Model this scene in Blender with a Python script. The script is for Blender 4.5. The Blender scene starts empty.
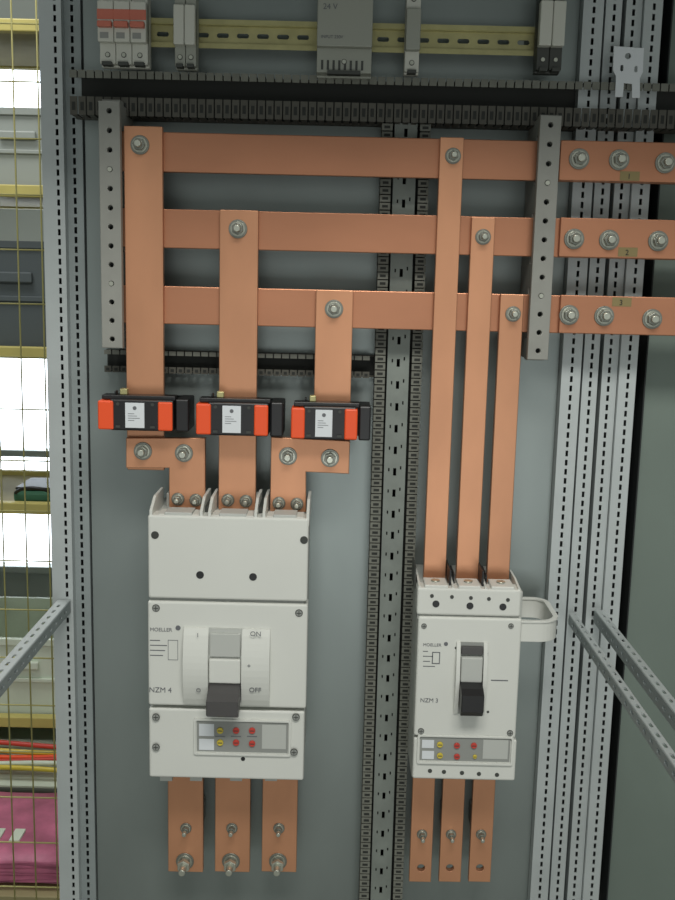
import bpy, bmesh, math, random
from mathutils import Vector, Matrix
random.seed(7)
S=bpy.context.scene
try:
    S.view_settings.view_transform='Standard'
except Exception: pass

# ---------------------------------------------------------------- camera
F=1000.0; D=1.45; TH=math.radians(9.4); PH=math.radians(1.35)
r0=Vector((1,0,0)); u0=Vector((0,math.sin(TH),math.cos(TH))); d0=Vector((0,math.cos(TH),-math.sin(TH)))
CU=u0*math.cos(PH)-r0*math.sin(PH); CR=r0*math.cos(PH)+u0*math.sin(PH)
CP=Vector((0,-D,0))
cd=bpy.data.cameras.new('camera'); cam=bpy.data.objects.new('camera',cd); S.collection.objects.link(cam)
cd.sensor_fit='VERTICAL'; cd.sensor_height=36; cd.lens=F/900*36; cd.clip_start=0.02
m=Matrix((CR,CU,-d0)).transposed().to_4x4(); m.translation=CP; cam.matrix_world=m
S.camera=cam
def W(px,py,d):
    """survey point: world x,z of a sighted point lying d metres in front of the mounting plate"""
    v=d0+CR*((px-337.5)/F)+CU*((450-py)/F)
    t=(-d+D)/v.y
    p=CP+v*t
    return p.x,p.z
def R(x0,y0,x1,y1,d):
    cx=(x0+x1)/2; cy=(y0+y1)/2
    return W(x0,cy,d)[0],W(x1,cy,d)[0],W(cx,y1,d)[1],W(cx,y0,d)[1]   # xl,xr,zb,zt

# ---------------------------------------------------------------- materials
def lin(c):
    return tuple(((v/255)/12.92 if v/255<=0.04045 else ((v/255+0.055)/1.055)**2.4) for v in c)+(1,)
def mat(name,rgb,rough=0.5,metal=0.0,var=0.0,scale=20,stretch=(1,1,1),bump=0.0,emit=0):
    M=bpy.data.materials.new(name); M.use_nodes=True; nt=M.node_tree; b=nt.nodes['Principled BSDF']
    c=lin(rgb); b.inputs['Base Color'].default_value=c
    b.inputs['Roughness'].default_value=rough; b.inputs['Metallic'].default_value=metal
    if emit:
        b.inputs['Emission Color'].default_value=c; b.inputs['Emission Strength'].default_value=emit
    if var>0 or bump>0:
        tc=nt.nodes.new('ShaderNodeTexCoord'); mp=nt.nodes.new('ShaderNodeMapping'); mp.inputs['Scale'].default_value=stretch
        nz=nt.nodes.new('ShaderNodeTexNoise'); nz.inputs['Scale'].default_value=scale; nz.inputs['Detail'].default_value=5
        nt.links.new(tc.outputs['Object'],mp.inputs['Vector']); nt.links.new(mp.outputs['Vector'],nz.inputs['Vector'])
        if var>0:
            cr=nt.nodes.new('ShaderNodeValToRGB')
            cr.color_ramp.elements[0].position=0.3; cr.color_ramp.elements[1].position=0.7
            cr.color_ramp.elements[0].color=tuple(max(0,v*(1-var)) for v in c[:3])+(1,)
            cr.color_ramp.elements[1].color=tuple(min(1,v*(1+var)) for v in c[:3])+(1,)
            nt.links.new(nz.outputs['Fac'],cr.inputs['Fac']); nt.links.new(cr.outputs['Color'],b.inputs['Base Color'])
        if bump>0:
            bp=nt.nodes.new('ShaderNodeBump'); bp.inputs['Strength'].default_value=bump; bp.inputs['Distance'].default_value=0.002
            nt.links.new(nz.outputs['Fac'],bp.inputs['Height']); nt.links.new(bp.outputs['Normal'],b.inputs['Normal'])
    return M
M_panel=mat('galvanised_plate',(142,150,148),0.40,0.66,0.10,6,(1,1,0.4),0.05)
M_panel2=mat('painted_plate',(120,132,124),0.5,0.3,0.06,5)
M_dark=mat('dark_void_backing',(40,44,44),0.7,0.2)  # near-black backing, paints the shade behind slots, holes and gaps
M_post=mat('frame_steel',(184,190,190),0.45,0.3,0.05,15)
M_post2=mat('frame_steel_dull',(148,156,156),0.5,0.3,0.08,15)
M_duct=mat('duct_grey',(78,76,68),0.6,0.0,0.12,60)
M_ductl=mat('duct_lip',(112,113,104),0.6,0.0,0.12,60)
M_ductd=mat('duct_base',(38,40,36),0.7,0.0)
M_rail=mat('duct_rail_zinc',(130,136,130),0.5,0.3,0.1,30)
M_cu=mat('copper',(204,148,114),0.42,0.66,0.15,7,(1,1,0.5),0.04)
M_cu2=mat('copper_horizontal',(184,128,98),0.42,0.64,0.15,7,(0.4,1,1),0.04)
M_zn=mat('zinc_bolt',(186,188,176),0.36,0.75)
M_znd=mat('zinc_shaded',(136,138,130),0.42,0.75)  # darker copy of the bolt zinc, paints shaded gaps between bolt parts
M_ins=mat('insulator_grey',(142,142,136),0.6,0.0,0.05,40)
M_white=mat('breaker_white',(214,215,209),0.45,0.0,0.02,10)
M_white2=mat('breaker_light_grey',(186,188,183),0.5)
M_grey=mat('breaker_grey',(144,146,142),0.5)
M_hand=mat('toggle_grey',(74,72,72),0.4)
M_blk=mat('black_plastic',(24,24,26),0.4)
M_or=mat('orange_plastic',(238,84,34),0.45)
M_lab=mat('label_white',(218,222,226),0.6)
M_red=mat('red_knob',(196,62,50),0.4)
M_tog=mat('toggle_orange',(200,112,92),0.4)
M_yel=mat('yellow_knob',(210,188,64),0.4)
M_ink=mat('ink',(104,106,110),0.6)
M_gold=mat('yellow_zinc',(176,170,122),0.4,0.45,0.12,40)
M_mod=mat('module_grey',(156,158,148),0.5)
M_modl=mat('module_light',(202,202,192),0.5)
M_modd=mat('module_dark',(62,64,60),0.5)
M_tag=mat('tag_olive',(134,120,80),0.7)

# ---------------------------------------------------------------- builder
class B:
    def __init__(s,name): s.name=name; s.bm=bmesh.new(); s.mats=[]
    def mi(s,m):
        if m not in s.mats: s.mats.append(m)
        return s.mats.index(m)
    def add_bm(s,b2,m,smooth=False):
        i=s.mi(m)
        for f in b2.faces: f.material_index=i; f.smooth=smooth
        me=bpy.data.meshes.new('t'); b2.to_mesh(me); b2.free(); s.bm.from_mesh(me); bpy.data.meshes.remove(me)
    def box(s,x0,x1,y0,y1,z0,z1,m,bev=0,seg=2):
        b=bmesh.new(); bmesh.ops.create_cube(b,size=1)
        for v in b.verts:
            v.co=Vector((x0+(v.co.x+.5)*(x1-x0),y0+(v.co.y+.5)*(y1-y0),z0+(v.co.z+.5)*(z1-z0)))
        if bev>0: bmesh.ops.bevel(b,geom=b.edges[:],offset=bev,segments=seg,affect='EDGES',profile=0.5)
        s.add_bm(b,m)
    def pbox(s,x0,y0,x1,y1,d,t,m,bev=0,seg=2):
        a=R(x0,y0,x1,y1,d); s.box(a[0],a[1],-d,-d+t,a[2],a[3],m,bev,seg)
    def cyl(s,c,r,axis,L,m,seg=20,r2=None,bev=0,rot=0,smooth=True):
        """starts at c and extends L along axis"""
        b=bmesh.new(); bmesh.ops.create_cone(b,cap_ends=True,segments=seg,radius1=r,radius2=r if r2 is None else r2,depth=L)
        if bev>0:
            ed=[e for e in b.edges if len(e.link_faces)==2 and any(len(f.verts)>4 for f in e.link_faces)]
            bmesh.ops.bevel(b,geom=ed,offset=bev,segments=2,affect='EDGES',profile=0.5)
        ax=Vector(axis).normalized(); q=Vector((0,0,1)).rotation_difference(ax).to_matrix().to_4x4()
        M=Matrix.Translation(Vector(c)+ax*L/2)@q@Matrix.Rotation(rot,4,'Z')
        b.transform(M)
        i=s.mi(m)
        for f in b.faces: f.material_index=i; f.smooth=smooth and len(f.verts)==4
        me=bpy.data.meshes.new('t'); b.to_mesh(me); b.free(); s.bm.from_mesh(me); bpy.data.meshes.remove(me)
    def pcyl(s,px,py,d,r,L,m,seg=20,**k):
        x,z=W(px,py,d); s.cyl((x,-d+L,z),r,(0,-1,0),L,m,seg,**k)
    def plate(s,outline,holes,org,U,V,t,m,bev=0):
        U=Vector(U); V=Vector(V); N=U.cross(V)
        cu=bpy.data.curves.new('t','CURVE'); cu.dimensions='2D'; cu.fill_mode='BOTH'
        cu.extrude=max(t/2-bev,0.00001); cu.bevel_depth=bev; cu.offset=-bev; cu.bevel_resolution=1
        for pts in [outline]+list(holes):
            sp=cu.splines.new('POLY'); sp.points.add(len(pts)-1); sp.use_cyclic_u=True
            for p,q in zip(sp.points,pts): p.co=(q[0],q[1],0,1)
        s._cv(cu,Matrix(((U.x,V.x,N.x,org[0]),(U.y,V.y,N.y,org[1]),(U.z,V.z,N.z,org[2]),(0,0,0,1))),m)
    def _cv(s,cu,M,m,smooth=False):
        ob=bpy.data.objects.new('t',cu); S.collection.objects.link(ob)
        dg=bpy.context.evaluated_depsgraph_get(); me=bpy.data.meshes.new_from_object(ob.evaluated_get(dg))
        me.transform(M); i=s.mi(m)
        for p in me.polygons: p.material_index=i; p.use_smooth=smooth
        s.bm.from_mesh(me); bpy.data.meshes.remove(me)
        bpy.data.objects.remove(ob); bpy.data.curves.remove(cu)
    def xz(s,outline,holes,d,t,m,bev=0):
        s.plate(outline,holes,(0,-d+t/2,0),(1,0,0),(0,0,1),t,m,bev)
    def text(s,st,px,py,size,d,m,align='LEFT'):
        cu=bpy.data.curves.new('t','FONT'); cu.body=st; cu.size=size; cu.extrude=0.0002; cu.align_x=align
        x,z=W(px,py,d)
        s._cv(cu,Matrix(((1,0,0,x),(0,0,-1,-d-0.0003),(0,1,0,z),(0,0,0,1))),m)
    def tube(s,pts,r,m):
        cu=bpy.data.curves.new('t','CURVE'); cu.dimensions='3D'; cu.bevel_depth=r; cu.bevel_resolution=3; cu.use_fill_caps=True
        sp=cu.splines.new('NURBS'); sp.points.add(len(pts)-1); sp.use_endpoint_u=True; sp.order_u=3
        for p,q in zip(sp.points,pts): p.co=(q[0],q[1],q[2],1)
        s._cv(cu,Matrix.Identity(4),m,True)
    def bolt(s,px,py,d,r=0.010,stud=0.010,nut=True):
        x,z=W(px,py,d)
        s.cyl((x,-d,z),r,(0,-1,0),0.002,M_znd,24,bev=0.0005)
        s.cyl((x,-d-0.002,z),r*0.80,(0,-1,0),0.0018,M_zn,20,bev=0.0004)
        s.cyl((x,-d-0.0038,z),r*0.66,(0,-1,0),0.007,M_znd,6,rot=random.random(),bev=0.0007,smooth=False)
        if stud: s.cyl((x,-d-0.0108,z),r*0.38,(0,-1,0),stud,M_zn,14,bev=0.001)
    def screw(s,px,py,d,r,m=None):
        x,z=W(px,py,d); m=m or M_grey
        s.cyl((x,-d,z),r*1.25,(0,-1,0),0.0006,M_modd,18)
        s.cyl((x,-d-0.0006,z),r,(0,-1,0),0.001,m,18)
        s.box(x-r*.8,x+r*.8,-d-0.0020,-d-0.0015,z-r*.12,z+r*.12,M_modd)
        s.box(x-r*.12,x+r*.12,-d-0.0021,-d-0.0015,z-r*.8,z+r*.8,M_modd)
    def perf(s,a,c,cols,z0,z1,yf,t,m,pitch):
        """perforated vertical strip from x=a to x=c; cols=[(xcentre,w,h,offset)]"""
        cols=sorted(cols); e=a
        for x,w,h,off in cols:
            s.box(e,x-w/2,yf,yf+t,z0,z1,m); e=x+w/2
            z=z0+0.01+off; p=z0
            while z<z1-0.01:
                s.box(x-w/2,x+w/2,yf,yf+t,p,z-h/2,m); p=z+h/2; z+=pitch
            s.box(x-w/2,x+w/2,yf,yf+t,p,z1,m)
        s.box(e,c,yf,yf+t,z0,z1,m)
    def done(s):
        me=bpy.data.meshes.new(s.name); s.bm.to_mesh(me); s.bm.free()
        for m in s.mats: me.materials.append(m)
        o=bpy.data.objects.new(s.name,me); S.collection.objects.link(o); return o
def circ(x,y,r,n=12): return [(x+r*math.cos(-2*math.pi*i/n),y+r*math.sin(-2*math.pi*i/n)) for i in range(n)]
def rect(x0,y0,x1,y1): return [(x0,y0),(x1,y0),(x1,y1),(x0,y1)]
def slot(cx,cy,w,h):
    a=w/2;b=h/2;c=min(a,b)*0.6
    return [(cx-a+c,cy-b),(cx-a,cy-b+c),(cx-a,cy+b-c),(cx-a+c,cy+b),(cx+a-c,cy+b),(cx+a,cy+b-c),(cx+a,cy-b+c),(cx+a-c,cy-b)]
def rrect(x0,y0,x1,y1,r,n=4):
    P=[]
    for cx,cy,a in ((x1-r,y0+r,-90),(x1-r,y1-r,0),(x0+r,y1-r,90),(x0+r,y0+r,180)):
        for i in range(n+1):
            t=math.radians(a+90*i/n); P.append((cx+r*math.cos(t),cy+r*math.sin(t)))
    return P

ZT=0.56; ZB=-1.0      # cabinet section extents built
# ---------------------------------------------------------------- cabinet
xl=W(90,450,0)[0]; xr=W(554,450,0)[0]
b=B('mounting_plate'); b.box(xl,xr,0,0.003,ZB,ZT,M_panel,0.001); b.done()
x2=W(638,450,-0.02)[0]
b=B('adjacent_mounting_plate'); b.box(x2,x2+0.5,0.02,0.023,ZB,ZT,M_panel2,0.001); b.done()
XL=W(46,450,0)[0]
b=B('cabinet_back_cover'); b.box(XL,x2+0.52,0.10,0.102,ZB-0.02,ZT+0.02,M_dark)
b.box(x2-0.004,x2-0.002,-0.0,0.10,ZB,ZT,M_dark); b.done()
b=B('unseen_shade_roof'); b.box(XL,x2+0.52,-0.62,0.099,ZT+0.002,ZT+0.02,M_post2,0.002)  # out-of-view roof, added and sized to shade the upper plate
b.box(XL,x2+0.52,-0.62,-0.60,ZT-0.03,ZT+0.001,M_post2,0.002); b.done()

def post(x0,x1,d,cols,m,depth=0.05,pitch=0.0135):
    b=B('slotted_cabinet_upright')
    a=W(x0,450,d)[0]; c=W(x1,450,d)[0]
    b.perf(a,c,[(W(px,450,d)[0],w,h,o) for px,w,h,o in cols],ZB,ZT,-d,0.002,m,pitch)
    b.box(a,a+0.002,-d+0.002,-d+depth,ZB,ZT,m); b.box(c-0.002,c,-d+0.002,-d+depth,ZB,ZT,m)
    b.box(a+0.002,c-0.002,-d+depth-0.002,-d+depth,ZB,ZT,M_dark)
    b.done()
post(49,70,0.02,[(64,0.0038,0.0085,0)],M_post)
post(72,88,0.004,[(80,0.0040,0.009,0.004)],M_post2)
post(557,576,0.02,[(567,0.0038,0.0085,0)],M_post)
post(578,593,0.012,[(586,0.0038,0.0085,0.006)],M_post)
post(597,612,0.012,[(604,0.0038,0.0085,0)],M_post)
post(614,631,0.02,[(623,0.0038,0.0085,0.006)],M_post)

# depth rails running from uprights toward the cabinet front
def drail(px0,py,w,h,inner=-1):
    b=B('slotted_depth_rail'); x,z=W(px0,py,0.022)
    y0=-0.62; y1=-0.022
    H=[]; y=y0+0.02
    while y<y1-0.02: H.append(slot(y,h*0.5,0.012,0.005)); y+=0.025
    xi=x if inner<0 else x+w
    b.plate(rect(y0,0,y1,h),H,(xi,0,z),(0,1,0),(0,0,1),0.002,M_post2)
    H=[]; y=y0+0.02
    while y<y1-0.02: H.append(slot(y,-w/2 ,0.012,0.004)); y+=0.025
    b.plate(rect(y0,-w,y1,0),H,(x,0,z+h),(0,1,0),(-1,0,0),0.002,M_post)
    b.box(x,x+w,y0,y1,z,z+0.002,M_post2)
    b.done()
drail(569,624,0.010,0.014)
drail(594,622,0.012,0.018)
drail(58,612,0.018,0.018,inner=1)

# ---------------------------------------------------------------- slotted wiring ducts (open, with fingers)
def duct_h(x0,x1,ytop,ybot,px_mid,depth,lip,lipb,mlip=None,p=0.0115):
    b=B('wiring_duct_run'); mlip=mlip or M_ductl
    X0=W(x0,(ytop+ybot)/2,0)[0]; X1=W(x1,(ytop+ybot)/2,0)[0]
    zt=W(px_mid,ytop,depth)[1]; zb=W(px_mid,ybot,depth)[1]
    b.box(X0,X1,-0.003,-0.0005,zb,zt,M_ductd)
    b.box(X0,X1,-depth*0.35,-0.003,zt-0.002,zt,M_duct); b.box(X0,X1,-depth*0.35,-0.003,zb,zb+0.002,M_duct)
    x=X0; k=0
    while x+p<=X1:
        for z,sg in ((zt,-1),(zb,1)):
            a,c=(z-0.002,z) if sg<0 else (z,z+0.002)
            b.box(x+0.002,x+p-0.002,-depth,-depth*0.35,a,c,M_duct)
            L=lip if sg<0 else lipb
            a,c=(z-L,z) if sg<0 else (z,z+L)
            b.box(x+0.0009,x+p-0.0009,-depth-0.0015,-depth,a,c,mlip if sg<0 else M_duct)
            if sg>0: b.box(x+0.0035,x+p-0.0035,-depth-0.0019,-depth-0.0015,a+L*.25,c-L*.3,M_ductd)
        x+=p; k+=1
    b.done()
duct_h(78,700,76,121,337,0.045,0.010,0.024)
duct_h(108,374,353,375,240,0.025,0.006,0.009)
b=B('wiring_duct_riser'); depth=0.035; lip=0.0145; p=0.0105
X0=W(371,500,depth)[0]; X1=W(417,500,depth)[0]
z1=W(395,126,0)[1]; z0=ZB
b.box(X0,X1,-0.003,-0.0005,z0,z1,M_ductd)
b.box(X0,X0+0.002,-depth*.4,-0.003,z0,z1,M_duct); b.box(X1-0.002,X1,-depth*.4,-0.003,z0,z1,M_duct)
xm=(X0+X1)/2
b.perf(xm-0.0155,xm+0.0155,[(xm-0.0085,0.002,0.005,0.003),(xm,0.0045,0.011,0),(xm+0.0085,0.002,0.005,0.006)],z0,z1,-depth*.8,0.002,M_rail,0.0315)
b.box(xm-0.0155,xm-0.0135,-depth*.8+.002,-0.003,z0,z1,M_rail); b.box(xm+0.0135,xm+0.0155,-depth*.8+.002,-0.003,z0,z1,M_rail)
z=z0
while z+p<=z1:
    for s0,s1,w0,w1 in ((X0,X0+lip,X0,X0+.002),(X1-lip,X1,X1-.002,X1)):
        b.box(w0,w1,-depth,-depth*.4,z+0.0015,z+p-0.0015,M_duct)
        b.box(s0,s1,-depth-0.0015,-depth,z+0.0008,z+p-0.0008,M_ductl)
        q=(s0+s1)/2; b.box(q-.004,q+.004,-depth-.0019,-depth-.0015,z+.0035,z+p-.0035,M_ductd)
    z+=p
b.done()

# ---------------------------------------------------------------- DIN rail + modules
b=B('din_rail')
a=R(108,24,545,52,0.03)
zc=(a[2]+a[3])/2; H=[]
x=a[0]+0.02
while x<a[1]-0.01: H.append(slot(x,zc,0.016,0.006)); x+=0.027
b.xz(rect(a[0],zc-0.0125,a[1],zc+0.0125),H,0.03,0.0012,M_gold)
for sg in (-1,1):
    e=zc+sg*0.0125
    b.box(a[0],a[1],-0.0375,-0.0288,min(e,e-sg*0.001),max(e,e-sg*0.001),M_gold)
    b.box(a[0],a[1],-0.0385,-0.0375,min(e,e+sg*0.006),max(e,e+sg*0.006),M_gold)
for px in (125,330,520):
    X=W(px,38,0.03)[0]; b.box(X-0.006,X+0.006,-0.0288,-0.0,zc-0.01,zc+0.01,M_rail)
b.done()
def module(name,x0,x1,ytop,ybot,mb,mn,dep=0.075,nmod=1,toggle=None):
    b=B(name)
    a=R(x0,ytop,x1,ybot,dep); h=a[3]-a[2]
    b.box(a[0],a[1],-0.052,-0.0386,a[2],a[3],mb,0.0012)
    w=(a[1]-a[0])/nmod
    for i in range(nmod):
        X0=a[0]+i*w+0.0003; X1=a[0]+(i+1)*w-0.0003
        b.box(X0,X1,-dep+0.012,-0.050,a[2]+h*0.02,a[3]-h*0.02,mb,0.001)
        b.box(X0,X1,-dep,-0.055,a[2]+h*0.26,a[3]-h*0.26,mn,0.0015)
        xc=(X0+X1)/2
        for zz in (a[2]+h*0.13,a[3]-h*0.13):
            b.cyl((xc,-dep+0.012,zz),min(w*0.26,0.0035),(0,-1,0),0.0006,M_modd,14)
            b.cyl((xc,-dep+0.0114,zz),min(w*0.2,0.0026),(0,-1,0),0.0008,M_zn,14)
        b.box(xc-w*.3,xc+w*.3,-dep+0.004,-dep+0.018,a[2]-0.0005,a[2]+0.004,M_modd)
        if toggle:
            b.box(X0-.0003,X1+.0003,-dep-0.0006,-dep+0.002,a[2]+h*0.52,a[2]+h*0.64,toggle,0.0003)
            b.box(X0+w*.05,X1-w*.05,-dep-0.008,-dep+0.002,a[2]+h*0.42,a[2]+h*0.49,toggle,0.0012)
            b.box(X0+w*.15,X1-w*.3,-dep-0.0004,-dep+0.002,a[2]+h*0.30,a[2]+h*0.37,M_grey)
    return b,a
b,_=module('miniature_circuit_breaker',97,146,-22,64,M_modl,M_modl,nmod=3,toggle=M_tog); b.done()
b,_=module('fuse_terminal',173,195,-18,66,M_mod,M_modl,nmod=2); b.done()
b,a=module('control_power_supply',317,373,-30,73,M_mod,M_mod,dep=0.085)
b.text('24 V',323,9,0.010,0.085,M_ink); b.text('INPUT 230V',321,38,0.0055,0.085,M_ink)
for i in range(8): b.box(a[0]+0.006+i*0.0075,a[0]+0.009+i*0.0075,-0.0735,-0.07,a[2]+0.006,a[2]+0.018,M_modd)
b.done()
b,_=module('rail_end_clamp',406,421,-15,72,M_modl,M_mod,dep=0.07); b.done()
b,_=module('contact_block',540,566,-25,70,M_modd,M_modl,dep=0.075,nmod=2); b.done()

# ---------------------------------------------------------------- cable clip bracket at top right
b=B('cable_clip_bracket')
def Q(pts,d): return [W(x,y,d) for x,y in pts]
o=Q([(614,46),(644,48),(643,72),(640,78),(640,98),(632,98),(632,84),(624,83),(623,97),(615,97),(616,76),(613,70)],0.05)
b.xz(o,[circ(*W(628,56,0.05),0.004),slot(*W(622,68,0.05),0.004,0.008),slot(*W(636,69,0.05),0.004,0.008)],0.05,0.002,M_lab,0.0004)
xx,zz=W(628,72,0.05); b.box(xx-0.006,xx+0.006,-0.048,-0.021,zz-0.004,zz+0.004,M_post2)
b.done()

# ---------------------------------------------------------------- busbar insulating supports
def insul(px0,px1,py0,py1):
    b=B('busbar_support'); d=0.098
    a=R(px0,py0,px1,py1,d); xm=(a[0]+a[1])/2; n=13
    H=[circ(xm,a[2]+0.012+i*(a[3]-a[2]-0.024)/(n-1),0.0034) for i in range(n)]
    b.xz(rect(a[0],a[2],a[1],a[3]),H,d,0.012,M_ins,0.001)
    b.box(a[0]+0.001,a[1]-0.001,-0.0858,-0.0852,a[2]+.002,a[3]-.002,M_dark)
    b.box(a[0]+0.002,a[1]-0.002,-0.064,-0.0035,a[2],a[3],M_ins,0.001)
    zs=[(W((px0+px1)/2,y0,0.075)[1],W((px0+px1)/2,y1,0.075)[1]) for y0,y1 in TE]
    for zt,zb in zs: b.box(a[0]+0.002,a[1]-0.002,-0.0852,-0.064,zb,zt,M_ins)
    for zz in (a[2]+0.012+ (a[3]-a[2]-0.024)/(n-1)*k for k in (3,9)):
        b.cyl((xm,-0.098,zz),0.003,(0,-1,0),0.001,M_zn,12)
    b.done()
TE=[(101,130),(178,206),(252,283),(330,347)]
insul(100,121,101,348)
TE=[(116,136),(186,213),(264,288),(338,360)]
insul(534,555,115,360)

# ---------------------------------------------------------------- busbars
def hbar(yt,yb,holes,tag,tx,ty):
    d=0.075; b=B('copper_busbar')
    z0=W(337,yb,d)[1]; z1=W(337,yt,d)[1]
    X0=W(112,yt,d)[0]; X1=W(760,yt,d)[0]
    b.box(X0,X1,-d,-d+0.010,z0,z1,M_cu2,0.0012)
    xs=W(560,yt,d)[0]; b.box(xs,X1,-d-0.008,-d,z0+0.0006,z1+0.0006,M_cu2,0.001)
    for px,py in holes: b.bolt(px,py,d+0.008,0.0135,0.006)
    x,z=W(tx,ty,d+.009); b.box(x-0.013,x+0.013,-d-0.0085,-d-0.008,z-0.006,z+0.006,M_tag)
    b.text(tag,tx-3,ty+3,0.010,d+.0085,M_blk)
    return b
hbar(136,176,[(579,159),(619,160),(665,163)],'1',630,176).done()
hbar(213,252,[(574,239),(609,240),(658,241)],'2',628,252).done()
hbar(290,328,[(569,315),(604,316),(652,319)],'3',622,302).done()

# ---------------------------------------------------------------- vertical droppers
def vbar(x0,x1,yt,yb,ymid,bolt,d=0.085,t=0.010):
    b=B('copper_dropper_bar'); X0=W(x0,ymid,d)[0]; X1=W(x1,ymid,d)[0]; xm=(x0+x1)/2
    zt=W(xm,yt,d)[1]; zb=W(xm,yb,d)[1]
    b.box(X0,X1,-d,-d+t-0.0001,zb,zt,M_cu,0.0010)
    if bolt: b.bolt(bolt[0],bolt[1],d,bolt[2],0.008)
    return b
b=vbar(125,163,126,470,260,(140,145,0.0125)); b.done()
b=vbar(219,257,210,510,360,(238,229,0.0125)); b.bolt(228,500,0.085,0.009,0.006); b.bolt(246,501,0.085,0.009,0.006); b.done()
b=vbar(315,352,290,472,345,(334,309,0.0125)); b.done()
b=vbar(432,455,137,590,355,(453,156,0.0105)); b.done()
b=vbar(464,487,217,590,395,(483,237,0.0105)); b.done()
b=vbar(494,517,294,590,430,(513,314,0.0105)); b.done()

b=B('copper_offset_link')
b.xz(Q([(126,438),(205,438),(205,510),(169,510),(169,468),(126,468)],0.095),[],0.095,0.0099,M_cu,0.001)
for p_ in ((143,451),(184,453)): b.bolt(p_[0],p_[1],0.095,0.0125,0.008)
for p_ in ((178,499),(196,500)): b.bolt(p_[0],p_[1],0.095,0.009,0.006)
b.done()
b=B('copper_offset_link')
b.xz(Q([(271,437),(350,441),(349,474),(306,472),(306,512),(270,512)],0.095),[],0.095,0.0099,M_cu,0.001)
for p_ in ((288,456),(330,458)): b.bolt(p_[0],p_[1],0.095,0.0125,0.008)
for p_ in ((279,503),(297,504)): b.bolt(p_[0],p_[1],0.095,0.009,0.006)
b.done()

# ---------------------------------------------------------------- current transformers
def ct(x0,y0,x1,y1,barx0,barx1):
    b=B('current_transformer'); d=0.125
    a=R(x0,y0,x1,y1,d)
    bx0=W(barx0,(y0+y1)/2,0.085)[0]-0.001; bx1=W(barx1,(y0+y1)/2,0.085)[0]+0.001
    b.box(a[0]+0.016,a[1]-0.021,-d,-0.096,a[2],a[3],M_blk,0.002)
    b.box(a[0]+0.004,bx0,-0.097,-0.045,a[2]+.002,a[3]-.002,M_blk,0.001)
    b.box(bx1,a[1]-0.006,-0.097,-0.045,a[2]+.002,a[3]-.002,M_blk,0.001)
    b.box(a[0]+0.004,a[1]-0.006,-0.070,-0.040,a[2]+.002,a[3]-.002,M_blk,0.001)
    X=lambda f:a[0]+(a[1]-a[0])*f
    b.box(X(0),X(0.17),-d-0.002,-0.095,a[2]+0.001,a[3]-0.002,M_or,0.002)
    b.box(X(0.66),X(0.82),-d-0.003,-0.095,a[2]+0.001,a[3]-0.002,M_or,0.002)
    b.box(X(0.84),X(0.985),-0.118,-0.06,a[2]-0.001,a[3]+0.001,M_blk,0.002)
    b.box(X(0.03),X(0.84),-0.118,-0.096,a[3]-0.001,a[3]+0.005,M_blk,0.001)
    b.box(X(0.30),X(0.51),-d-0.0007,-d+0.001,a[2]+0.004,a[3]-0.004,M_lab,0.0002)
    for k in range(4): b.box(X(0.33),X(0.40+0.03*(k%3)),-d-0.001,-d,a[3]-0.019-k*0.003,a[3]-0.0184-k*0.003,M_ink)
    x=X(0.405); b.cyl((x,-d-0.0006,a[3]-0.011),0.0026,(0,-1,0),0.0005,M_ink,12)
    for f in (0.22,0.60):
        b.cyl((X(f),-d,a[3]-0.006),0.0022,(0,-1,0),0.0015,M_modd,12)
        b.box(X(f)-.003,X(f)+.003,-d-0.002,-d,a[2]+0.004,a[2]+0.007,M_modd)
    b.box(X(0.22),X(0.30),-0.112,-0.100,a[3]+0.005,a[3]+0.013,M_gold,0.001)
    b.box(X(0.16),X(0.18),-0.112,-0.100,a[3]+0.005,a[3]+0.010,M_blk,0.001)
    b.done()
ct(98,400,189,431,127,163)
ct(196,403,284,436,219,257)
ct(291,407,372,440,315,352)

# ---------------------------------------------------------------- big moulded case breaker
def buttons(b,L,d):
    for px,py,r,m in L:
        b.pcyl(px,py,d+0.0022,r,0.0022,m,16,bev=0.0004)
        x,z=W(px,py,d+0.0022); b.box(x-r*.7,x+r*.7,-d-0.0026,-d-0.002,z-r*.12,z+r*.12,M_modd)
b=B('moulded_case_circuit_breaker'); d=0.150
b.pbox(150,518,305,777,0.135,0.1345,M_white2,0.002)
b.pbox(148,517,308,600,d,0.03,M_white,0.003,3)
b.pbox(148,603,307,707,d,0.03,M_white,0.003,3)
b.pbox(149,710,304,779,d-0.003,0.03,M_white,0.003,3)
b.pbox(150,598,304,605,d-0.006,0.02,M_grey)
a=R(150,517,306,600,d)
z0=a[3]
xs=[W(x,505,0.11)[0] for x in (156,209,262,311)]
for i,x in enumerate(xs):
    for dx in ((-0.0055,0.0055) if 0<i<3 else ((0.0,) if i==0 else (-0.003,))):
        pts=[(-0.148,z0-0.01),(-0.148,z0+0.006),(-0.140,z0+0.010),(-0.118,z0+0.020),(-0.06,z0+0.020),(-0.06,z0-0.01)]
        b.plate(pts[::-1],[],(x+dx,0,0),(0,1,0),(0,0,1),0.004,M_white,0.0006)
    if 0<i<3: b.box(x-0.0035,x+0.0035,-0.125,-0.06,z0-0.01,z0+0.008,M_modd)
for i in range(3):
    xa=xs[i]+0.008; xb=xs[i+1]-0.008
    b.box(xa,xb,-0.146,-0.112,z0-0.012,z0+0.001,M_white,0.002)
    b.box(xa+0.010,xb-0.010,-0.147,-0.115,z0-0.001,z0+0.004,M_white2,0.001)
    b.box(xa,xb,-0.074,-0.05,z0-0.012,z0+0.014,M_white2,0.001)
for x in (155,304): b.screw(x,535 if x<200 else 540,d,0.0042,M_modd)
for p_ in ((200,575),(253,577)): b.pcyl(p_[0],p_[1],d+0.0006,0.0052,0.001,M_blk,20)
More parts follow.
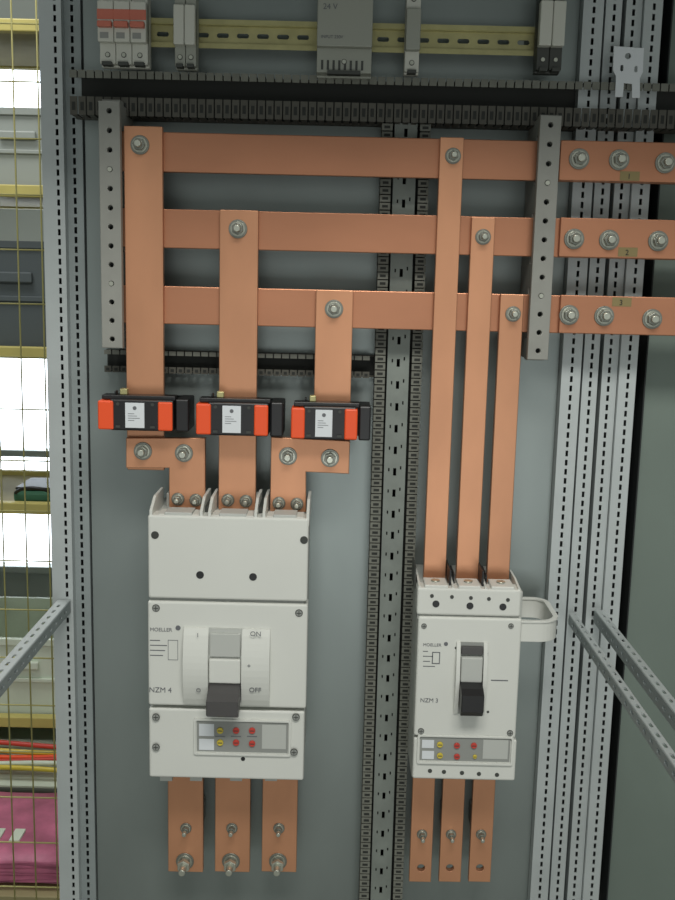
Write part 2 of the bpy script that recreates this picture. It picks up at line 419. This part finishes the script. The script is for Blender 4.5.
for p_ in ((156,608),(299,613),(156,747),(294,752),(156,717),(296,717)): b.screw(p_[0],p_[1],d,0.0042)
n=12; xa,_z=W(184,665,d); xb,_z=W(270,665,d); zt=W(227,628,d)[1]; zb=W(227,704,d)[1]
prof=[]
for i in range(n+1):
    t=i/n; z=zb+(zt-zb)*t; prof.append((-d-0.003-0.011*math.sin(math.pi*t)**0.8,z))
prof=[(-d+0.002,zb)]+prof+[(-d+0.002,zt)]
hx0=W(209,665,d)[0]; hx1=W(242,665,d)[0]
for A,Bx in ((xa,hx0),(hx1,xb)):
    b.plate(prof[::-1],[],((A+Bx)/2,0,0),(0,1,0),(0,0,1),Bx-A,M_white,0.0006)
b.box(hx0,hx1,-d-0.004,-d+0.001,zb,zt,M_white2)
zz=lambda py:W(227,py,d)[1]
b.box(hx0+0.001,hx1-0.001,-d-0.010,-d,zz(681),zz(657),M_white,0.002)
b.box(hx0+0.002,hx1-0.002,-d-0.008,-d,zz(655),zz(632),M_white2,0.001)
lv=[(-d,zz(680)),(-d-0.026,zz(686)),(-d-0.040,zz(690)),(-d-0.040,zz(704)),(-d-0.030,zz(708)),(-d,zz(700))]
b.plate(lv,[],((hx0+hx1)/2,0,0),(0,1,0),(0,0,1),hx1-hx0-0.002,M_hand,0.0015)
b.text('I',197,637,0.008,d+0.011,M_ink); b.text('ON',250,636,0.0095,d+0.011,M_ink); b.text('OFF',249,692,0.0095,d+0.012,M_ink)
b.text('O',196,692,0.008,d+0.012,M_ink); b.text('+',247,668,0.009,d+0.014,M_ink)
b.text('MOELLER',150,631,0.0072,d,M_ink); b.pcyl(178,628,d+0.0006,0.0035,0.0008,M_ink,16)
b.text('NZM 4',149,692,0.0105,d,M_ink)
for i in range(4): b.pbox(150,640+i*5,160+(i*7)%9,640.8+i*5,d+0.0004,0.0006,M_ink)
o=R(168,640,178,660,d)
b.xz(rect(o[0],o[2],o[1],o[3]),[rect(o[0]+.0006,o[2]+.0006,o[1]-.0006,o[3]-.0006)],d+0.0004,0.0006,M_ink)
e=d-0.003
o=R(194,719,291,755,e)
b.xz(rrect(*[o[0],o[2],o[1],o[3]],0.003),[rrect(o[0]+.003,o[2]+.003,o[1]-.003,o[3]-.003,0.002)[::-1]],e+0.003,0.003,M_white,0.0004)
b.pbox(197,722,288,752,e+0.0008,0.001,M_grey)
b.pbox(199,724,214,736,e+0.0012,0.001,M_lab); b.pbox(199,739,214,750,e+0.0012,0.001,M_lab)
b.pbox(262,725,286,749,e+0.0012,0.001,M_white2)
buttons(b,[(220,731,.0045,M_yel),(220,743,.0045,M_yel),(236,731,.0045,M_red),(252,731,.0045,M_red),(236,743,.0045,M_red),(252,744,.0045,M_red)],e+0.001)
for px in (220,236,252): 
    b.pbox(px-5,736,px+5,737,e+0.0012,0.0008,M_ink)
b.pcyl(243,759,e+0.0005,0.003,0.001,M_blk,14)
for px in (160,190,230,265): b.pbox(px,776,px+12,781,0.13,0.03,M_white2)
b.done()

for x0,x1,bx in ((168,203,186),(215,250,232),(262,297,279)):
    b=B('copper_outgoing_tail'); dd=0.062
    X0=W(x0,830,dd)[0]; X1=W(x1,830,dd)[0]; xm=(x0+x1)/2
    b.box(X0,X1,-dd,-dd+0.01,W(xm,872,dd)[1],W(xm,766,dd)[1]+0.0,M_cu,0.001)
    b.bolt(bx,828,dd,0.0085,0.010); b.bolt(bx-1,861,dd,0.0135,0.022)
    x,z=W(bx-1,861,dd); b.cyl((x,-dd-0.010,z),0.010,(0,-1,0),0.007,M_zn,6,bev=.0007,smooth=False)
    b.box(X0+.004,X1-.004,-dd+0.01,-0.0035,W(xm,835,dd)[1],W(xm,815,dd)[1],M_ins); b.done()

# ---------------------------------------------------------------- smaller breaker
b=B('moulded_case_circuit_breaker'); d=0.140
b.pbox(415,590,518,779,0.125,0.1245,M_white2,0.002)
b.pbox(417,589,521,616,d-0.002,0.03,M_white,0.003,3)
b.pbox(416,618,519,737,d,0.03,M_white,0.003,3)
b.pbox(413,739,516,780,d-0.002,0.03,M_white,0.003,3)
b.pbox(417,614,518,620,d-0.006,0.02,M_grey)
a=R(417,589,521,616,d-0.002); z0=a[3]
xs=[a[0]+(a[1]-a[0])*f for f in (0.02,0.345,0.66,0.98)]
for i,x in enumerate(xs):
    pts=[(-0.136,z0-0.01),(-0.136,z0+0.002),(-0.10,z0+0.006),(-0.06,z0+0.006),(-0.06,z0-0.01)]
    b.plate(pts[::-1],[],(x,0,0),(0,1,0),(0,0,1),0.003,M_white,0.0004)
    if 0<i<3:
        b.box(x-0.0045,x-0.002,-0.125,-0.07,z0,z0+0.022,M_blk,0.0006); b.box(x+0.002,x+0.004,-0.115,-0.07,z0,z0+0.014,M_blk,0.0006)
b.box(xs[0]-0.005,xs[0]-0.003,-0.11,-0.06,z0-0.01,z0+0.02,M_modd)
for i in range(3):
    b.box(xs[i]+0.007,xs[i+1]-0.007,-0.137,-0.10,z0-0.008,z0+0.004,M_white,0.0015)
    xm=(xs[i]+xs[i+1])/2
    b.cyl((xm,-0.118,z0+0.004),0.006,(0,0,1),0.002,M_zn,16)
for px,py in ((432,596),(452,597),(471,598),(489,599),(508,600)): b.pcyl(px,py,d-0.0012,0.0026,0.001,M_modd,14)
for px,py in ((436,604),(470,606),(503,607)): b.pcyl(px,py,d-0.0012,0.0048,0.001,M_blk,16)
for px in (424,511): b.screw(px,626,d,0.003)
for p_ in ((456,648),(456,712),(488,712)): b.pcyl(p_[0],p_[1],d+0.0005,0.0018,0.001,M_modd,10)
for p_ in ((421,731),(510,733)): b.screw(p_[0],p_[1],d,0.0035)
n=12; xa,_z=W(455,675,d); xb,_z=W(486,675,d); zt=W(470,642,d)[1]; zb=W(470,713,d)[1]
prof=[(-d+0.002,zb)]+[(-d-0.003-0.008*math.sin(math.pi*i/n)**0.8,zb+(zt-zb)*i/n) for i in range(n+1)]+[(-d+0.002,zt)]
hx0=W(459,675,d)[0]; hx1=W(482,675,d)[0]
for A,Bx in ((xa,hx0),(hx1,xb)):
    b.plate(prof[::-1],[],((A+Bx)/2,0,0),(0,1,0),(0,0,1),Bx-A,M_white,0.0004)
zz=lambda py:W(470,py,d)[1]
b.box(hx0,hx1,-d-0.003,-d+0.001,zb,zt,M_grey)
b.box(hx0+0.001,hx1-0.001,-d-0.010,-d,zz(680),zz(655),M_white2,0.002)
b.box(hx0+0.001,hx1-0.001,-d-0.007,-d,zz(653),zz(645),M_hand,0.001)
lv=[(-d,zz(678)),(-d-0.024,zz(682)),(-d-0.034,zz(686)),(-d-0.034,zz(702)),(-d-0.026,zz(708)),(-d,zz(702))]
b.plate(lv,[],((hx0+hx1)/2,0,0),(0,1,0),(0,0,1),hx1-hx0-0.001,M_blk,0.0012)
b.text('MOELLER',423,646,0.006,d,M_ink); b.pcyl(446,644,d+0.0006,0.0028,0.0008,M_ink,14)
b.text('NZM 3',420,702,0.0085,d,M_ink); b.text('I',487,656,0.007,d,M_ink)
for i in range(4): b.pbox(423,651+i*5,428+(i*5)%8,651.7+i*5,d+0.0004,0.0006,M_ink)
b.pbox(432,652,440,664,d+0.0004,0.0006,M_ink)
b.pbox(433,653,439,663,d+0.0006,0.0006,M_white)
b.pbox(491,680,508,681,d+0.0004,0.0006,M_ink)
e=d-0.002
o=R(417,735,513,764,e)
b.xz(rrect(o[0],o[2],o[1],o[3],0.003),[rrect(o[0]+.003,o[2]+.003,o[1]-.003,o[3]-.003,0.002)[::-1]],e+0.003,0.003,M_white,0.0004)
b.pbox(420,738,510,761,e+0.0008,0.001,M_grey)
b.pbox(422,740,434,748,e+0.0012,0.001,M_lab); b.pbox(422,751,434,759,e+0.0012,0.001,M_lab)
b.pbox(483,740,508,759,e+0.0012,0.001,M_white2)
buttons(b,[(440,745,.0042,M_yel),(440,756,.0042,M_yel),(457,746,.0042,M_red),(457,757,.0042,M_red),(474,746,.0042,M_red),(475,757,.0028,M_yel)],e+0.001)
for px,py in ((430,771),(444,772),(462,773),(479,774),(497,775)): b.pcyl(px,py,e+0.0006,0.003,0.001,M_modd,14)
# open oval holder ring on the right-hand side
x0=a[1]-0.003; zt=W(540,621,0.125)[1]; zb=W(540,641,0.125)[1]
xe=W(556,625,0.10)[0]
def ring(off):
    xa_=x0+off; xb_=xe-off; ya=-0.130+off; yb=-0.022-off; r=(0.030-off); rb=0.022-off; P=[(xa_,ya)]
    for i in range(9):
        t=math.radians(-90+90*i/8); P.append((xb_-r+r*math.cos(t),ya+r+r*math.sin(t)))
    for i in range(9):
        t=math.radians(90*i/8); P.append((xb_-rb+rb*math.cos(t),yb-rb+rb*math.sin(t)))
    P.append((xa_,yb)); return P
b.plate(ring(0),[ring(0.0045)[::-1]],(0,0,(zt+zb)/2),(1,0,0),(0,1,0),zt-zb,M_white,0.0008)
b.plate(ring(-0.0015),[ring(0.006)[::-1]],(0,0,zt),(1,0,0),(0,1,0),0.003,M_white,0.0006)
b.done()
for x0,x1,bx in ((411,433,422),(441,463,451),(471,493,481)):
    b=B('copper_outgoing_tail'); dd=0.062
    X0=W(x0,830,dd)[0]; X1=W(x1,830,dd)[0]; xm=(x0+x1)/2
    zb=W(xm,882,dd)[1]; zt=W(xm,766,dd)[1]
    hx,hz=W(bx-1,868,dd)
    b.xz(rect(X0,zb,X1,zt),[circ(hx,hz,0.0058,16)],dd,0.010,M_cu,0.0008)
    b.bolt(bx,834,dd,0.0078,0.010)
    b.box(X0+.004,X1-.004,-dd+0.01,-0.0035,W(xm,840,dd)[1],W(xm,820,dd)[1],M_ins); b.done()

# ================================================================ workshop behind, seen past the open cabinet side
FL=-1.5
M_fl=mat('workshop_floor',(120,122,112),0.6,0,0.1,4)
M_wl=mat('workshop_wall',(150,156,150),0.8,0,0.05,3)
M_yb=mat('rack_yellow',(190,178,104),0.5,0,0.08,10)
M_win=mat('daylight_pane',(235,245,255),0.3,emit=5.0)
M_frm=mat('window_frame',(150,156,150),0.5)
M_wire=mat('mesh_wire_yellow',(176,170,110),0.5,0.2)
M_pink=mat('pink_wrap',(186,104,132),0.5,0,0.28,14,bump=0.4)
M_cr=mat('crate_grey',(78,86,88),0.6)
M_cr2=mat('crate_pale',(210,220,202),0.6,0,0.08,8)
M_brd=mat('shelf_board',(160,150,110),0.7,0,0.1,8)
M_grn=mat('tool_green',(60,110,84),0.5)
b=B('floor'); b.box(-4,3,-3.5,3.3,FL-0.05,FL,M_fl); b.done()
wy=2.9
zs0=-1.30; zs1=-0.22; xs0=-2.0; xs1=-0.9
b=B('wall_back')
b.xz(rect(-4,FL,3,2.2),[rect(xs0,zs0,xs1,zs1),rect(xs0,0.55,xs1,0.95)],-wy,0.1,M_wl); b.done()
def window(name,x0,x1,z0,z1,nx,nz):
    b=B(name); f=0.03
    b.box(x0,x1,wy+0.02,wy+0.03,z0,z1,M_win)
    for i in range(nx+1):
        x=x0+(x1-x0-f)*i/nx; b.box(x,x+f,wy-0.06,wy+0.02,z0,z1,M_frm,0.004)
    for i in range(nz+1):
        z=z0+(z1-z0-f)*i/nz; b.box(x0,x1,wy-0.058,wy+0.018,z,z+f,M_frm,0.004)
    b.done()
window('window_1',xs0,xs1,zs0,zs1,1,2); window('window_2',xs0,xs1,0.55,0.95,1,1)
b=B('wall_left'); b.box(-4.1,-4,-3.5,3.0,FL,2.2,M_wl); b.done()
rd=-1.3
b=B('pallet_rack'); sx0=-1.75; sx1=-0.45
shz=[W(20,py,rd)[1] for py in (24,190,352,508,722)]
for z in shz:
    b.box(sx0,sx1,-rd,-rd+0.03,z-0.018,z+0.014,M_yb,0.003); b.box(sx0,sx1,-rd+0.47,-rd+0.5,z-0.018,z+0.014,M_yb,0.003)
    b.box(sx0,sx1,-rd+0.03,-rd+0.47,z-0.012,z,M_brd)
for x in (sx0-0.05,sx1):
    for y in (-rd,-rd+0.45): b.box(x,x+0.05,y,y+0.05,FL,1.2,M_grn,0.004)
    for k in range(4): b.tube([(x+0.025,-rd+0.03,FL+0.2+k*0.6),(x+0.025,-rd+0.47,FL+0.6+k*0.6)],0.012,M_grn)
b.done()
def crate(x0,x1,y0,y1,z,h,m):
    b=B('storage_crate'); t=0.006
    b.box(x0,x1,y0,y1,z,z+t,m)
    for q in ((x0,x0+t,y0,y1),(x1-t,x1,y0,y1),(x0+t,x1-t,y0,y0+t),(x0+t,x1-t,y1-t,y1)): b.box(*q,z+t,z+h,m)
    for q in ((x0-.008,x0,y0-.008,y1+.008),(x1,x1+.008,y0-.008,y1+.008),(x0,x1,y0-.008,y0),(x0,x1,y1,y1+.008)):
        b.box(*q,z+h-0.02,z+h,m,0.002); b.box(*q,z+h*0.45,z+h*0.5,m,0.002)
    xm=(x0+x1)/2; b.box(xm-0.05,xm+0.05,y0-0.014,y0-0.001,z+h*.62,z+h*.72,m,0.004)
    b.done()
crate(-1.02,-0.79,1.36,1.70,shz[2]+0.001,0.30,M_cr)
crate(-0.76,-0.55,1.36,1.70,shz[2]+0.001,0.24,M_cr)
crate(-1.05,-0.72,1.36,1.70,shz[1]+0.001,0.22,M_frm)
crate(-1.12,-0.70,1.34,1.72,shz[4]+0.001,0.24,M_cr2)
crate(-1.15,-0.66,1.34,1.72,FL+0.001,0.14,M_cr2)
b=B('tool_case'); z=shz[3]+0.001
b.box(-0.93,-0.80,1.36,1.52,z,z+0.035,M_grn,0.01); b.box(-0.925,-0.805,1.365,1.515,z+0.035,z+0.045,M_blk,0.005)
b.tube([(-0.92,1.355,z+0.03),(-0.90,1.335,z+0.05),(-0.83,1.335,z+0.05),(-0.81,1.355,z+0.03)],0.005,M_blk); b.done()
b=B('wooden_pallet')
for i in range(5): b.box(-1.15,-0.55,0.70+i*0.09,0.77+i*0.09,FL+0.045,FL+0.06,M_brd,0.002)
for x in (-1.14,-0.88,-0.63): b.box(x,x+0.08,0.70,1.13,FL,FL+0.045,M_brd,0.002)
b.done()
b=B('pink_sack')
for k in range(2):
    q=bmesh.new(); bmesh.ops.create_cube(q,size=1); bmesh.ops.subdivide_edges(q,edges=q.edges[:],cuts=5,use_grid_fill=True)
    for v in q.verts:
        c=v.co.copy(); ee=max(abs(c.x),abs(c.y))*2
        f=1-0.55*max(0,ee-0.5)**1.5*1.6
        v.co=Vector((-0.86+c.x*0.50+0.01*random.uniform(-1,1),0.89+c.y*0.32+0.008*random.uniform(-1,1),FL+0.063+0.022+k*0.034+c.z*0.040*f+0.003*random.uniform(-1,1)))
    b.add_bm(q,M_pink,True)
for i in range(5): b.box(-0.98+0.05*i,-0.955+0.05*i,0.80,0.803+0.05,FL+0.137,FL+0.143,M_cr2)
b.done()
# cable hanks lying on a hanging tray under the lowest shelf
b=B('cable_bundle')
zc_=shz[4]-0.055
for k,mm in enumerate((M_red,M_yel,M_or,M_red,M_cr2,M_yel)):
    b.tube([(-1.3+0.12*i,1.27-0.016*k,zc_-0.008*k+0.010*math.sin(i*0.9+k)) for i in range(8)],0.007,mm)
for x in (-1.25,-0.60):
    b.box(x,x+0.02,1.16,1.298,zc_-0.085,zc_-0.075,M_cr); b.box(x,x+0.02,1.285,1.298,zc_-0.085,shz[4]-0.019,M_cr)
b.box(-1.3,-0.5,1.16,1.285,zc_-0.075,zc_-0.070,M_cr2)
b.done()
b=B('wire_mesh_guard'); gy=0.45
x=-1.1
while x<-0.42:
    b.cyl((x,gy,FL),0.0016,(0,0,1),2.6,M_wire,6); x+=0.045
z=FL+0.05
while z<1.1:
    b.cyl((-1.1,gy,z),0.0016,(1,0,0),0.68,M_wire,6); z+=0.10
b.box(-1.12,-1.1,gy-0.01,gy+0.01,FL,1.1,M_yb); b.box(-0.42,-0.40,gy-0.01,gy+0.01,FL,1.1,M_yb)
b.done()

# ================================================================ light
w=bpy.data.worlds.new('world'); S.world=w; w.use_nodes=True
w.node_tree.nodes['Background'].inputs[0].default_value=(0.84,0.90,0.86,1); w.node_tree.nodes['Background'].inputs[1].default_value=0.36
def area(name,loc,tgt,sx,sy,e,col=(1,1,1)):
    l=bpy.data.lights.new(name,'AREA'); l.shape='RECTANGLE'; l.size=sx; l.size_y=sy; l.energy=e; l.color=col
    o=bpy.data.objects.new(name,l); o.location=loc; S.collection.objects.link(o)
    o.rotation_euler=(Vector(tgt)-Vector(loc)).to_track_quat('-Z','Y').to_euler()
area('ceiling_light',(0.15,-1.75,1.45),(0,0,-0.4),1.2,0.4,36,(1,0.99,0.93))
area('added_front_fill',(0.3,-3.1,-0.95),(0.0,0,-0.4),1.5,0.8,11,(0.97,1,0.99))  # added fill low behind the camera, gives the plate a soft glow
area('workshop_light',(-1.2,0.6,1.9),(-1.0,1.2,-1),0.8,0.8,30)
